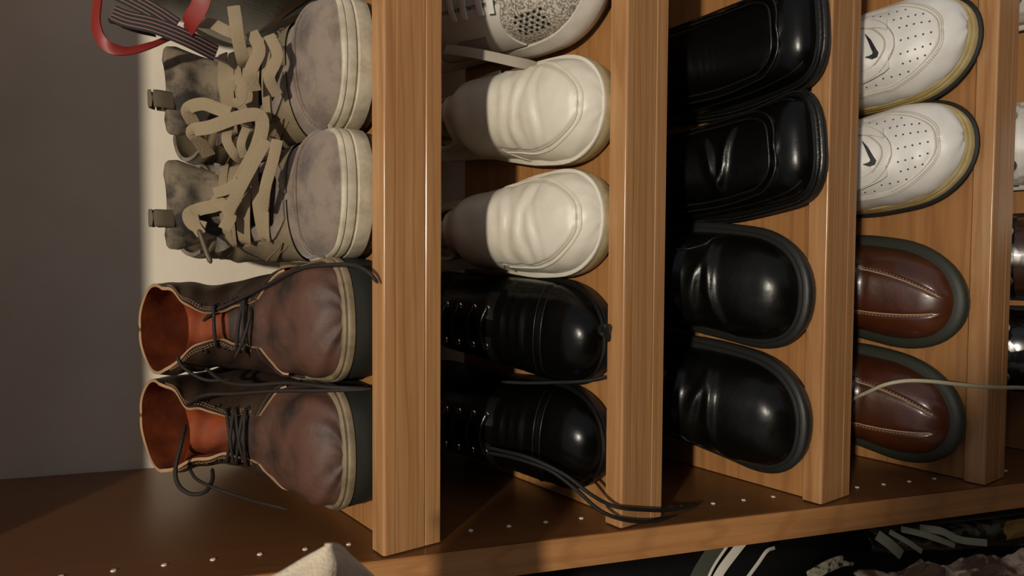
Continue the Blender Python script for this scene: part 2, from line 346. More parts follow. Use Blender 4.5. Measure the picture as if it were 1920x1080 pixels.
# ---- white leather slip-on: moccasin seam, creased vamp
m_white = mat('white_leather', (222, 216, 200), .42, col2=(205, 197, 178), nscale=22, nlo=.45, nhi=.75, bump=.22, bscale=160)
m_whiteseam = mat('white_piping', (196, 186, 166), .5)
m_stain = mat('yellowed_rubber', (188, 172, 130), .5, col2=(148, 128, 88), nscale=40, nlo=.4, nhi=.7)
m_cream_lin = mat('cream_lining', (150, 140, 122), .9)
def slip_on(label, k, X, s, yaw, m, seed):
    r = shoe_root('slip_on_shoe', label, 'shoe', k, X, s, yaw, 'white slip-on pair on the second shelf'); rnd = random.Random(seed)
    W = 46; D = lambda d: .52*d/142
    rows = low_rows(13, W, [(0, 39), (14, 41), (40, 49), (80, 62), (115, 75), (132, 82), (142, 83)], wthr=.74, tail=(.58, .60, .62, .62), L=282)
    rows[5] = rows[5][:5]+(W*.80,); rows[6] = rows[6][:5]+(W*.50,)
    ph = [rnd.uniform(-4, 4) for _ in range(6)]
    def dd(v): return np.asarray(v)/.52*142
    def au(d): return .50*np.clip((d-13)/52, 0, 1)**.34
    def disp(v, a):
        x = dd(v); d = 0
        for i, (v0, A, wd, tl) in enumerate(((52, .0012, 3, 5), (63, .0017, 4, -7), (77, .0017, 4, 5), (92, .0012, 5, -6))):
            c = v0+ph[i]+tl*a+2.5*np.sin(a*9+i*2); m_ = np.exp(-(a/.42)**4)
            d = d+A*(-np.exp(-((x-c)/wd)**2)+.7*np.exp(-((x-c-6)/wd)**2))*m_
        ins = np.abs(a)-au(x); on = sstep(9, 14, x)*(1-sstep(92, 104, x))
        d = d-.0011*np.exp(-(ins/.022)**2)*on+.0014*sstep(.0, -.05, ins)*sstep(12, 20, x)*(1-sstep(84, 104, x))
        return d+.0003*np.sin(x*.25+a*5)*np.sin(a*14+ph[2])
    U = Upper(rows, 62, 32, n=2.15, p=.85, q=.95, bend=-3*m, disp=disp, spring=5, dip=40)
    U.shell('upper', m_white, r, NV=110, NA=90)
    t = np.linspace(-1, 1, 33)
    va = [(D(13+.0*x+82*abs(x)**3), math.copysign(float(au(13+82*abs(x)**3)), x) if abs(x) > .01 else 0) for x in t]
    U.tube('seam', m_whiteseam, r, va, rad=.0009, off=.0006, n=4)
    va2 = [(max(D(8), v-.012), a*1.09) for v, a in va]
    U.tube('seam', m_white, r, va2, rad=.0009, off=.0001, n=4)
    U.tube('side_seam', m_whiteseam, r, [(D(96), -.5*m), (D(90), -.6*m), (D(82), -.72*m), (D(80), -.8*m)], rad=.0008)
    U.tube('side_seam', m_whiteseam, r, [(D(96), .5*m), (D(100), .6*m), (D(98), .72*m)], rad=.0008)
    rim_and_lining(U, r, m_cream_lin, m_white, r=.0025)
    O = Outline(282, low_keys(W), 62, 2.15, 38, bend=-3*m, spring=5)
    O.band('sole', m_stain, r, [(0, -3), (1, -.5), (7, 1.2), (11, 1.6), (15, .6), (16, -1.5)])
    O.band('welt', m_white, r, [(14, .3), (16, 1.4), (18, 1.1), (19, -1)])
    return r
slip_on('white leather slip-on shoe with curved toe seam, beside the knitted running shoe', 1, .345, 1, -3, 1, 1)
slip_on('white leather slip-on shoe with curved toe seam, beside the black lace-up shoe', 1, .250, 1, 2, -1, 7)

# ---- black derby shoes on the second shelf
def derby(label, k, X, s, yaw, m, seed):
    r = shoe_root('lace_up_shoe', label, 'shoe', k, X, s, yaw, 'black lace-up pair on the second shelf')
    W = 44.5; D = lambda d: .52*d/135; rows = low_rows(14, W, [(0, 38), (14, 40), (40, 48), (75, 62), (105, 77), (135, 90)], L=285)
    def disp(v, a):
        x = v/.52*135; d = -.0010*np.exp(-((x-44-14*a*a)/1.6)**2)
        for i, v0 in enumerate((64, 72, 81)): d = d+.0014*np.exp(-((x-v0-4*a)/2.4)**2)*np.exp(-(a/.5)**4)
        return d
    U = Upper(rows, 60, 26, n=2.1, p=.85, bend=-3*m, disp=disp, spring=4, dip=22)
    U.shell('upper', m_blackgloss, r, NV=90)
    U.tube('toe_cap_seam', m_blacksoft, r, [(D(44+14*a*a), a) for a in np.linspace(-.62, .62, 15)], rad=.0007)
    U.tube('toe_cap_seam', m_blacksoft, r, [(D(50+14*a*a), a) for a in np.linspace(-.62, .62, 15)], rad=.0006)
    for sd in (-1, 1): U.patch('facing', m_blacksoft, r, lambda S, T, sd=sd: (D(88)+.24*S, sd*(.07+.03*S+(.30-.06*S)*T)), off=.0022, depth=.003)
    for i, v in enumerate((D(93), D(105), D(117), D(129))):
        U.tube('lace', m_lacewax, r, [(v, -.16), (v+.008, -.08), (v+.012, 0), (v+.008, .08), (v, .16)], off=.0046, rad=.0023)
        for sd in (-1, 1):
            e = U.P(v, sd*.165, .0032); nn = U.nrm(v, sd*.165)
            ring = [e+.0022*(math.cos(t)*np.array([1, 0, 0])+math.sin(t)*np.cross(nn, [1, 0, 0])) for t in np.linspace(0, 2*math.pi, 13)]
            sweep('eyelet', ring, .0008, m_metal, r, ns=5)
    rim_and_lining(U, r, m_blackmat, m_blacksoft, r=.003)
    O = Outline(285, low_keys(W), 60, 2.1, 38, bend=-3*m, spring=4)
    O.band('sole', m_blackrub, r, [(0, -3), (1, 0), (9, 2), (12, 2), (13, 0)])
    O.band('welt', m_blacksoft, r, [(12, 1), (13, 2.4), (15, 2.2), (16, 0)])
    return r, U
derby1 = derby('black polished lace-up shoe with creased toe, beside the white slip-on', 1, .151, 2, -4, 1, 3)
derby2 = derby('black lace-up shoe nearest the side panel, its laces over the rail', 1, .058, 2, -3, -1, 4)
def shoe_lace(root, pts, rad=.0016, name='lace', m=None):
    P = to_local(root, smooth_path(pts, 8)); return sweep(name, P, rad, m or m_lace_blk, root, taper=True)
shoe_lace(derby2[0], [at(912, 838, .083), at(945, 846, .062), at(985, 856, .040), at(1025, 872, .024), at(1065, 894, .012), at(1105, 925, .002), at(1140, 945, -.001), at(1170, 953, -.004), at(1210, 956, .003), at(1243, 957, .010), at(1275, 953, .022), at(1312, 945, .03)])
shoe_lace(derby2[0], [at(912, 848, .085), at(950, 855, .063), at(990, 866, .040), at(1035, 884, .022), at(1080, 918, .010), at(1122, 955, .000), at(1160, 972, -.003), at(1200, 978, .002), at(1240, 975, .011), at(1285, 965, .024)])
shoe_lace(derby1[0], [at(940, 716, .10), at(990, 718, .08), at(1040, 717, .06), at(1075, 716, .045), at(1105, 713, .035), at(1140, 705, .024)])

# ---- square-toed dress shoes on the third shelf
def dress(label, k, X, s, yaw, m, seed):
    r = shoe_root('dress_shoe', label, 'shoe', k, X, s, yaw, 'square-toed dress pair on the third shelf')
    W = 45.5; D = lambda d: .52*d/150; rows = low_rows(16, W, [(0, 36), (12, 38), (26, 42), (60, 52), (105, 68), (150, 86)], L=300)
    def au(d): return .40*np.clip((d-26)/20, 0, 1)**.35+.07*sstep(40, 90, d)
    def disp(v, a):
        x = v/.52*150; ins = np.abs(a)-au(x); d = .0020*np.exp(-(ins/.035)**2)*sstep(20, 25, x)-.0012*np.exp(-((ins+.07)/.03)**2)*sstep(28, 33, x)
        if seed == 6:
            for i, v0 in enumerate((70, 84)): d = d+.0030*np.exp(-((x-v0-(22*(a+.1) if i else -34*(a-.1)))/3.2)**2)*np.exp(-((a-.02)/.30)**4)
        else: d = d+.0006*np.sin(x*1.1+8*a)*np.exp(-((x-105)/16)**2)*np.exp(-((a+.12)/.22)**4)
        return d
    U = Upper(rows, 32, 22, n=3.0, p=.72, q=.85, bend=8, disp=disp, spring=12, dip=22)
    U.shell('upper', m_blackgloss, r, NV=100, NA=84)
    t = np.linspace(-1, 1, 31)
    for d0, sc in ((25, 1.03), (31, .88)):
        U.tube('apron_seam', m_blacksoft, r, [(D(d0+100*abs(x)**3.2), math.copysign(sc*float(au(26+100*abs(x)**3.2)), x) if abs(x) > .01 else 0) for x in t], rad=.0012, off=.0014, n=3)
    for sd in (-1, 1): U.tube('side_seam', m_blacksoft, r, [(D(10), sd*.50), (D(30), sd*.55), (D(55), sd*.60), (D(90), sd*.64), (D(130), sd*.7)], rad=.0009, off=.0004)
    U.patch('strap', m_blacksoft, r, lambda S, T: (D(128)+.08*S, -.62+1.24*T), nu=8, nv=30, off=.002, depth=.003)
    rim_and_lining(U, r, m_blackmat, m_blacksoft, r=.0022)
    O = Outline(300, low_keys(W), 32, 3.0, 38, bend=8, spring=12)
    O.band('outsole', m_blackrub, r, [(0, -2), (1, 2), (6, 5.5), (9, 6), (11, 5.4), (12, 0)])
    O.band('welt', m_blacksoft, r, [(11.5, 1), (12, 4.2), (13, 4.8), (13.8, 3.2), (14.4, 3.2), (15, 4.4), (16.5, 3.8), (17.2, 2), (17.8, 2.4), (19, 1.6), (19.6, -1)])
    P = O.pts(3.4*.001, 60); P = np.array([(x, y, .0168+O.spr(y)) for x, y in P if y < .17]); P = P[np.argsort(np.arctan2(P[:, 0], .18-P[:, 1]))]
    parts = [sweep_data(np.stack([P[i], P[i]*.45+P[i+1]*.55]), .0006, ns=4) for i in range(len(P)-1)]
    sp = smooth_path(P, 3); parts = [sweep_data(np.stack([sp[i], sp[i]*.3+sp[i+1]*.7]), .0006, ns=4) for i in range(len(sp)-1)]
    V, Fc = merge(parts); o = mesh_obj('welt_stitching', V, Fc, m_blacksoft, r); o['kind'] = 'stuff'
    return r
dress('black square-toed dress shoe at the top edge of the photo', 2, .416, -18, 5, 1, 5)
dress('black square-toed dress shoe beside the chunky-soled slip-on', 2, .315, -18, 6, -1, 6)

# ---- chunky rubber-soled black slip-ons
m_scufblk = mat('scuffed_black_leather', (9, 9, 7), .27, col2=(20, 20, 16), nscale=18, nlo=.5, nhi=.8, rough2=.4, bump=.18, bscale=150, spec=.26)
def chunky(label, k, X, s, yaw, m, seed):
    r = shoe_root('chunky_slip_on', label, 'shoe', k, X, s, yaw, 'round-toed chunky pair on the third shelf')
    W = 49; D = lambda d: .52*d/140; rows = low_rows(18, W, [(0, 45), (14, 48), (40, 58), (75, 71), (105, 85), (140, 100)], L=285)
    def disp(v, a):
        x = v/.52*140; d = 0
        for i, (v0, tl) in enumerate(((66, 22), (80, -14), (98, 10), (114, 5))): d = d+.0032*np.exp(-((x-v0-tl*a-2.5*np.sin(a*7+seed))/4)**2)*np.exp(-(a/.6)**4)
        return d
    U = Upper(rows, 62, 26, n=2.3, p=.8, q=.9, bend=-9, disp=disp, spring=8, dip=22)
    U.shell('upper', m_scufblk, r, NV=90)
    U.tube('side_seam', m_blacksoft, r, [(D(100), .28*m), (D(84), .38*m), (D(72), .52*m), (D(68), .7*m)], rad=.0008)
    rim_and_lining(U, r, m_blackmat, m_blacksoft, r=.003)
    O = Outline(285, [(0, W), (.3, W), (.45, W*.98), (.6, W*.9), (.8, W*.8), (1, W*.74)], 62, 2.3, 38, bend=-9, spring=8)
    O.band('outsole', m_blackrub, r, [(0, -2), (1.2, 3), (8, 6), (14, 7.5), (17, 7.6), (19, 6.2), (20, 3), (20.1, 0)])
    O.band('welt', m_blackrub, r, [(19, 0), (20, 2.2), (22, 2.4), (23.2, 1.4), (23.4, -2)])
    return r
chunky('black round-toed slip-on with thick rubber sole, scuffed, beside the dress shoe', 2, .192, -8, -4, 1, 8)
chunky('black round-toed slip-on with thick rubber sole, nearest the side panel', 2, .076, -8, -4, -1, 9)

# ---- white perforated sneakers on the fourth shelf
m_snk = mat('white_sneaker_leather', (226, 224, 218), .4, col2=(204, 202, 194), nscale=20, nlo=.45, nhi=.75, bump=.2, bscale=180)
m_yel = mat('yellowed_sole', (206, 192, 142), .45, col2=(176, 148, 82), nscale=26, nlo=.4, nhi=.65)
m_hole = mat('perforation', (70, 64, 54), .9)
m_black_out = mat('black_outsole', (12, 12, 11), .6)
def sneaker(label, k, X, s, yaw, m, seed):
    r = shoe_root('sneaker', label, 'shoe', k, X, s, yaw, 'white perforated sneakers on the fourth shelf')
    W = 48; D = lambda d: .52*d/150; rows = low_rows(26, W, [(0, 46), (14, 48), (40, 58), (73, 71), (110, 88), (150, 104)], L=295)
    def au(d): return .47*np.clip((d-17)/45, 0, 1)**.40+.04*sstep(60, 110, d)
    def disp(v, a):
        x = v/.52*150; ins = np.abs(a)-au(x); on = sstep(11, 17, x); d = .0016*sstep(-.005, .012, ins)*on+.0016*(1-on)
        d = d-.0010*np.exp(-((x-68-6*np.sin(a*5+seed)-20*a*a)/2.2)**2)*np.exp(-(a/.5)**4)
        return d+.0004*np.sin(x*.22+seed)*np.sin(a*10)
    U = Upper(rows, 62, 34, n=2.15, p=.82, q=.92, bend=8, disp=disp, spring=6, dip=22)
    U.shell('upper', m_snk, r, NV=116, NA=96)
    t = np.linspace(-1, 1, 41)
    def edge(x, e): d = 17-e*60+95*abs(x)**2.6; return (D(d), math.copysign(float(au(np.array(d+e*60)))+e, x) if abs(x) > .01 else 0)
    for e in (.028, .048): U.stitches('stitching', m_whiteseam, r, [edge(x, e) for x in t], off=.0006, rad=.0004, step=.0022, n=2)
    U.tube('overlay_edge', m_whiteseam, r, [edge(x, .004) for x in t], rad=.0006, off=-.0004, n=2)
    parts = []
    for a, vs in ((0, (23, 29, 35, 41, 47)), (-.11, (24, 30, 36, 42, 48)), (.11, (24, 30, 36, 42, 48)), (-.22, (29, 35, 41, 47)), (.22, (29, 35, 41, 47, 53)), (-.34, (44, 51, 58, 65)), (.34, (44, 51, 58, 65)), (.41, (72, 80)), (-.41, (72, 80))):
        for v in vs:
            v = D(v); p = U.P(v, a, -.0001); n = U.nrm(v, a); q = np.cross(n, [0, 1, 0]); q /= np.linalg.norm(q); u = np.cross(n, q)
            ring = [p+.00095*(math.cos(x)*q+math.sin(x)*u)+n*.0003 for x in np.linspace(0, 2*math.pi, 8, endpoint=False)]
            parts.append((ring, [tuple(range(8))]))
    V, Fc = merge(parts); o = mesh_obj('perforations', V, Fc, m_hole, r, smooth=False); o['kind'] = 'stuff'
    U.patch('tongue', m_snk, r, lambda S, T: (D(52)+.35*S, (-.25+.50*T)*(np.sin(np.clip(S*3+.02, 0, 1)*math.pi/2)**.7)), off=.0030, depth=.004)
    for sd in (-1, 1): U.patch('eyestay', m_snk, r, lambda S, T, sd=sd: (D(58)+.34*S, sd*(.10+.16*np.clip(S*2.2, 0, 1)**.7+.12*T)), off=.0048, depth=.006)
    U.stitches('stitching', m_whiteseam, r, [(D(88), -.32), (D(70), -.26), (D(58), -.14), (D(52), 0), (D(58), .14), (D(70), .26), (D(88), .32)], off=.005, rad=.0005, step=.0022, n=4)
    U.tube('tongue_edge', m_whiteseam, r, [(D(86), -.22), (D(72), -.17), (D(63), -.07), (D(60), 0), (D(63), .07), (D(72), .17), (D(86), .22)], off=.0034, rad=.0008, n=4)
    co = [(77, .12), (72.5, .05), (69, -.01), (66.5, -.055), (68, -.09), (72.5, -.10), (78, -.07)]
    ci = [(77.6, .12), (75.2, .05), (73, -.005), (71.5, -.04), (72.2, -.055), (74.2, -.062), (78, -.066)]
    Po, Pi = [U.P(np.array([D(d-1) for d, a in c_]), np.array([a for d, a in c_]), .0036) for c_ in (co, ci)]; up = U.nrm(D(72), 0)*.0008
    n = len(co); V = list(Po)+list(Pi)+[p+up for p in Po]+[p+up for p in Pi]; Fc = []
    for i in range(n-1): Fc += [(i, i+1, n+i+1, n+i), (2*n+i, 3*n+i, 3*n+i+1, 2*n+i+1), (i, 2*n+i, 2*n+i+1, i+1), (n+i, n+i+1, 3*n+i+1, 3*n+i)]
    mesh_obj('check_emblem', V, Fc, m_black_out, r, smooth=False)
    for i, v in enumerate((D(86), D(100), D(115), D(130), D(143))):
        U.tube('lace', m_snk, r, [(v, -.30), (v+.005, -.15), (v+.008, 0), (v+.005, .15), (v, .30)], off=.0068, flat=(.0075, .0016))
    V, Fc = sweep_data([U.P(D(86), a, .0086+.002*(1-abs(a)/.06)) for a in (-.06, -.03, 0, .03, .06)], .001, flat=(.009, .0025)); mesh_obj('lace_keeper', V, Fc, m_metal, r)
    rim_and_lining(U, r, m_cream_lin, m_snk, r=.0035)
    O = Outline(295, low_keys(W), 62, 2.15, 40, bend=8, spring=6)
    O.band('outsole', m_black_out, r, [(0, -1), (1, 4.5), (5, 7.0), (7.4, 6.4), (8.4, 3)])
    O.band('midsole', m_yel, r, [(8, 0), (8.2, 3.4), (14, 3.2), (17, 2.4), (17.8, 1.4), (18.6, 2.4), (22, 2.2), (24, 1.2), (24.8, .3), (25.6, 1.4), (27.5, 1.2), (28.6, .0), (28.8, -3)])
    return r
sneaker('white perforated leather sneaker with yellowed sole, at the top edge of the photo', 3, .432, -1, 4, 1, 1)
sneaker('white perforated leather sneaker with yellowed sole, beside the brown shoe', 3, .329, -1, 6, -1, 4)

# ---- brown stitched shoes with dark green soles
m_brn = mat('brown_polished_leather', (80, 39, 20), .3, col2=(54, 26, 13), nscale=14, nlo=.4, nhi=.7, bump=.18, bscale=120, coat=.3)
m_green = mat('dark_green_rubber', (44, 46, 36), .55, bump=.15, bscale=300)
m_thread = mat('tan_thread', (160, 134, 106), .7)
def brown(label, k, X, s, yaw, m, seed):
    r = shoe_root('stitched_casual_shoe', label, 'shoe', k, X, s, yaw, 'brown stitched pair on the fourth shelf')
    W = 46; D = lambda d: .52*d/148; rows = low_rows(20, W, [(0, 38), (14, 41), (40, 49), (80, 62), (110, 76), (148, 90)], L=290)
    def disp(v, a):
        d = 0
        for sd in (-1, 1): aa = sd*(.11+.42*v); d = d+.0011*sstep(.0, .05, sd*(a-aa))-.0012*np.exp(-((a-aa)/.02)**2)
        for v0 in (.27, .33): d = d-.001*np.exp(-((v-v0-.03*a)/.01)**2)*np.exp(-(a/.4)**4)
        return d*sstep(.02, .06, v)
    U = Upper(rows, 66, 28, n=2.1, p=.8, q=.95, bend=-8, disp=disp, spring=6, dip=22)
    U.shell('upper', m_brn, r, NV=84, NA=80)
    for sd in (-1, 1):
        path = [(v, sd*(.11+.42*v)) for v in np.linspace(.045, .46, 14)]
        U.tube('seam_cord', m_thread, r, path, rad=.0009, off=.0, n=4)
        U.stitches('stitching', m_thread, r, [(v, a+sd*.02) for v, a in path], rad=.0005, off=.0006, step=.0032, n=3)
    U.patch('tongue_tab', m_brn, r, lambda S, T: (D(86)+.16*S, (-.16+.30*T)*(.25+.75*np.clip(S*1.6, 0, 1))+.18), nu=12, nv=12, off=.003, depth=.004)
    U.tube('tab_edge', m_thread, r, [(D(120), .02), (D(98), .04), (D(86), .14), (D(86), .20), (D(98), .30), (D(120), .32)], off=.0036, rad=.0006)
    rim_and_lining(U, r, m_blackmat, m_brn, r=.003)
    O = Outline(290, low_keys(W), 66, 2.1, 40, bend=-8, spring=6)
    O.band('outsole', m_green, r, [(0, -1), (1.5, 4), (8, 8), (16, 10), (20, 10), (23, 7.5), (24.5, 3), (25, -2)])
    return r
brown('brown leather shoe with pale stitched seams, farther from the side panel, beside a white sneaker', 3, .181, 3, -6, 1, 2)
brown('brown leather shoe with pale stitched seams nearest the side panel, under the pale cord', 3, .064, 3, -6, -1, 5)

# ---------------------------------------------------------------- high shoes on the top shelf
def high_shoe_rows(zs, W, front, back, wc):
    """front = [(y, z)...] toe -> instep -> front of the collar; back = matching points sole -> heel -> back of the collar"""
    n = len(front); return [(i/(n-1), f[0], f[1], b_[0], b_[1], w_) for i, (f, b_, w_) in enumerate(zip(front, back, wc))]
m_boot = mat('brown_suede_toe', (90, 60, 47), .6, col2=(42, 33, 28), nscale=24, nlo=.42, nhi=.66, bump=.35, bscale=220)
m_bootq = mat('dark_brown_leather', (62, 44, 31), .55, col2=(46, 32, 23), nscale=18, bump=.3, bscale=240)
m_bootedge = mat('raw_leather_edge', (176, 140, 104), .7)
m_bootlin = mat('orange_lining', (152, 66, 14), .75, col2=(104, 42, 10), nscale=14, nlo=.42, nhi=.62, bump=.3, bscale=120)
m_bootwelt = mat('waxed_welt', (138, 122, 96), .6, col2=(98, 84, 64), nscale=40)
m_bootsole = mat('dark_boot_sole', (30, 32, 27), .6, bump=.15, bscale=200)
m_bootlace = mat('dark_brown_lace', (30, 21, 15), .7, bump=.5, bscale=900)
def curvy(pts, n=6): return smooth_path([(p[0], p[1], 0) for p in pts], n)[:, :2]
def boot(label, X, s, yaw, m, seed):
    r = shoe_root('lace_up_boot', label, 'boot', 0, X, s, yaw, 'brown suede boots on the top shelf'); rnd = random.Random(seed)
    zs = 32
    front = [(0, 56), (18, 59), (45, 63), (75, 68), (98, 76), (113, 88), (124, 102), (131, 114), (135, 121)]
    back = [(0, zs), (20, zs), (52, zs), (105, zs), (185, zs), (268, zs+2), (286, 58), (274, 92), (254, 124)]
    U = Upper(high_shoe_rows(zs, 46, front, back, [45, 45, 44.5, 43, 41, 40, 39, 39, 38]), 40, 30, n=2.4, p=.72, q=.85, bend=3*m, vb=(.62, .85), L=290,
              disp=lambda v, a: .0008*np.sin(v*45+a*6+seed)*np.exp(-(a/.7)**4)*sstep(.1, .3, v)+.0006*np.sin(a*17+v*30))
    VT = .43                                        # where the tongue opening starts
    def g(v): return .17-(.07 if seed == 1 else .01)*sstep(VT, .62, v)+.30*sstep(.78, 1.03, v)**1.5+.018*np.sin(v*22+seed*2)*sstep(VT, .6, v)
    U.shell('vamp', m_boot, r, NV=80, NA=72, v1=.50, pw=1.35)
    # quarters with a front opening and the orange inside
    def quarter(name, mt, off, inner, v0=.345):
        NVq, NAq = 46, 60; V = []; Fc = []
        for i in range(NVq+1):
            v = lerp(v0, 1, i/NVq); gg = float(g(np.array(v)))
            if v < VT: gg = float(g(np.array(VT)))+.42*(1-sstep(v0, VT, v))**1.4
            for j in range(NAq+1): V.append((v, gg+(2-2*gg)*j/NAq))
        A = np.array(V); P = U.P(A[:, 0], np.where(A[:, 1] > 1, A[:, 1]-2, A[:, 1]), off)
        for i in range(NVq):
            for j in range(NAq):
                a = i*(NAq+1)+j; q = (a, a+1, a+NAq+2, a+NAq+1); Fc.append(q if not inner else q[::-1])
        return mesh_obj(name, list(P), Fc, mt, r), P.reshape(NVq+1, NAq+1, 3)
    _, Po = quarter('quarters', m_bootq, .0016, True)
    _, Pi = quarter('lining', m_bootlin, -.0012, False)
    ed = np.vstack([Po[:, 0], Po[-1, 1:-1], Po[::-1, -1]]); ei = np.vstack([Pi[:, 0], Pi[-1, 1:-1], Pi[::-1, -1]])
    n = len(ed); mesh_obj('raw_edge', list(ed)+list(ei), [(i, i+1, n+i+1, n+i) for i in range(n-1)], m_bootedge, r)
    for e in (.022, .04):
        for sd in (-1, 1): U.stitches('stitching', m_bootedge, r, [(v, sd*(float(g(np.array(v)))+e)) for v in np.linspace(VT+.04, .97, 10)], off=.0019, rad=.00028, step=.0026, n=2)
    for sd in (-1, 1):     # quarter front edge seam running down to the sole
        U.tube('quarter_seam', m_bootq, r, [(VT, sd*.17), (.425, sd*.22), (.41, sd*.34), (.385, sd*.50), (.36, sd*.64), (.335, sd*.8)], rad=.0013, off=.0014)
    # heel-side lining floor and tongue
    U.patch('tongue', m_bootlin, r, lambda S, T: (.50+.36*S, (-.26+.52*T)*(1+.25*S)), off=-.0075, depth=.0016, nu=30, nv=16)
    U.patch('tongue_lower', m_bootq, r, lambda S, T: (.40+.22*S, (-.24+.48*T)), off=-.0040, depth=.0016, nu=16, nv=16)
    eye = [.49, .55, .61, .67, .74]
    for i, v in enumerate(eye):
        for sd in (-1, 1):
            a = sd*(float(g(np.array(v)))+.055); e = U.P(v, a, .0022); nn = U.nrm(v, a); t1 = np.cross(nn, [0, 0, 1]); t1 /= np.linalg.norm(t1); t2 = np.cross(nn, t1)
            sweep('eyelet', [e+.0020*(math.cos(t)*t1+math.sin(t)*t2) for t in np.linspace(0, 2*math.pi, 11)], .0007, m_bootlace, r, ns=5)
    def cross(v0, s0, v1, s1, lift=.004):
        a0 = s0*(float(g(np.array(v0)))+.05); a1 = s1*(float(g(np.array(v1)))+.05)
        pts = [(lerp(v0, v1, t), lerp(a0, a1, t)) for t in (0, .15, .5, .85, 1)]; P = [U.P(v, a, .003+(0 if k in (0, 4) else lift*.4)) for k, (v, a) in enumerate(pts)]
        sweep('lace', smooth_path(P, 4), .0014, m_bootlace, r)
    if seed == 1: cross(eye[0], -1, eye[0], 1); cross(eye[0], 1, eye[1], -1); cross(eye[3], -1, eye[3], 1)
    else: cross(eye[0], -1, eye[0], 1); cross(eye[0], 1, eye[1], -1); cross(eye[1], 1, eye[0], -1); cross(eye[1], -1, eye[2], 1); cross(eye[1], 1, eye[2], -1)
    O = Outline(288, [(0, 45), (.2, 45), (.4, 43), (.6, 39), (.8, 39), (1, 36)], 40, 2.4, 42, bend=3*m, spring=3)
    O.band('outsole', m_bootsole, r, [(0, -1), (1, 1.5), (24, 2.5), (25, 2.0), (25.3, 0)])
    O.band('welt', m_bootwelt, r, [(25, 1), (25.4, 3.2), (29, 3.5), (30.2, 2.9), (30.6, 1.8), (32.5, 2.4), (34, 1.6), (34.4, -1)])
    return r
b1 = boot('brown suede lace-up boot with orange lining, beside the grey suede sneaker', .172, 5, 5, 1, 1)
b2 = boot('brown suede lace-up boot with orange lining nearest the side panel, lace loop hanging', .074, 5, 1, -1, 2)
def wl(root, pts, rad=.0014, m=None, name='lace'): return shoe_lace(root, [at(*p) for p in pts], rad, name, m or m_bootlace)
wl(b1, [(470, 575, .10), (470, 590, .088), (455, 640, .085), (440, 672, .088)])
wl(b1, [(385, 690, .13), (420, 715, .11), (470, 722, .085), (540, 718, .06), (620, 726, .03), (700, 729, .022)], .0016)
wl(b1, [(330, 665, .13), (345, 690, .125), (385, 712, .12), (430, 712, .11)])
wl(b1, [(375, 610, .13), (400, 585, .115), (450, 560, .10), (500, 535, .08), (560, 505, .05), (610, 497, .03), (660, 497, .015), (690, 510, .004), (709, 531, .001)], .0015)
wl(b2, [(348, 795, .13), (340, 830, .118), (329, 880, .11), (335, 910, .105), (358, 926, .10), (385, 922, .10), (398, 900, .11), (398, 878, .125)], .0017)
wl(b2, [(352, 868, .13), (365, 895, .115), (395, 912, .10), (440, 928, .085), (490, 943, .06), (540, 955, .04)], .0013)
wl(b2, [(344, 765, .135), (380, 742, .11), (440, 738, .09), (520, 733, .06), (620, 732, .03), (697, 729, .02)], .0015)

# ---- grey suede high sneakers
m_gsu = mat('grey_suede', (136, 120, 105), .85, col2=(88, 76, 69), nscale=30, nlo=.42, nhi=.66, bump=.5, bscale=300, sheen=.3)
m_gol = mat('olive_grey_leather', (138, 124, 96), .7, col2=(118, 104, 80), nscale=20, bump=.3, bscale=260)
m_gtongue = mat('worn_tongue', (122, 108, 88), .85, col2=(44, 39, 34), nscale=26, nlo=.44, nhi=.58, bump=.4, bscale=260)
m_glace = mat('flat_tan_lace', (150, 132, 104), .85, bump=.8, bscale=1200)
m_gsole = mat('dirty_white_rubber', (200, 190, 166), .55, col2=(140, 130, 110), nscale=34, nlo=.4, nhi=.7, bump=.3, bscale=160)
m_goil = mat('dark_outsole', (84, 74, 54), .7)
m_gmesh = mat('ribbed_grey_fabric', (140, 124, 104), .85)
m_tab = mat('dark_pull_tab', (92, 80, 60), .7)
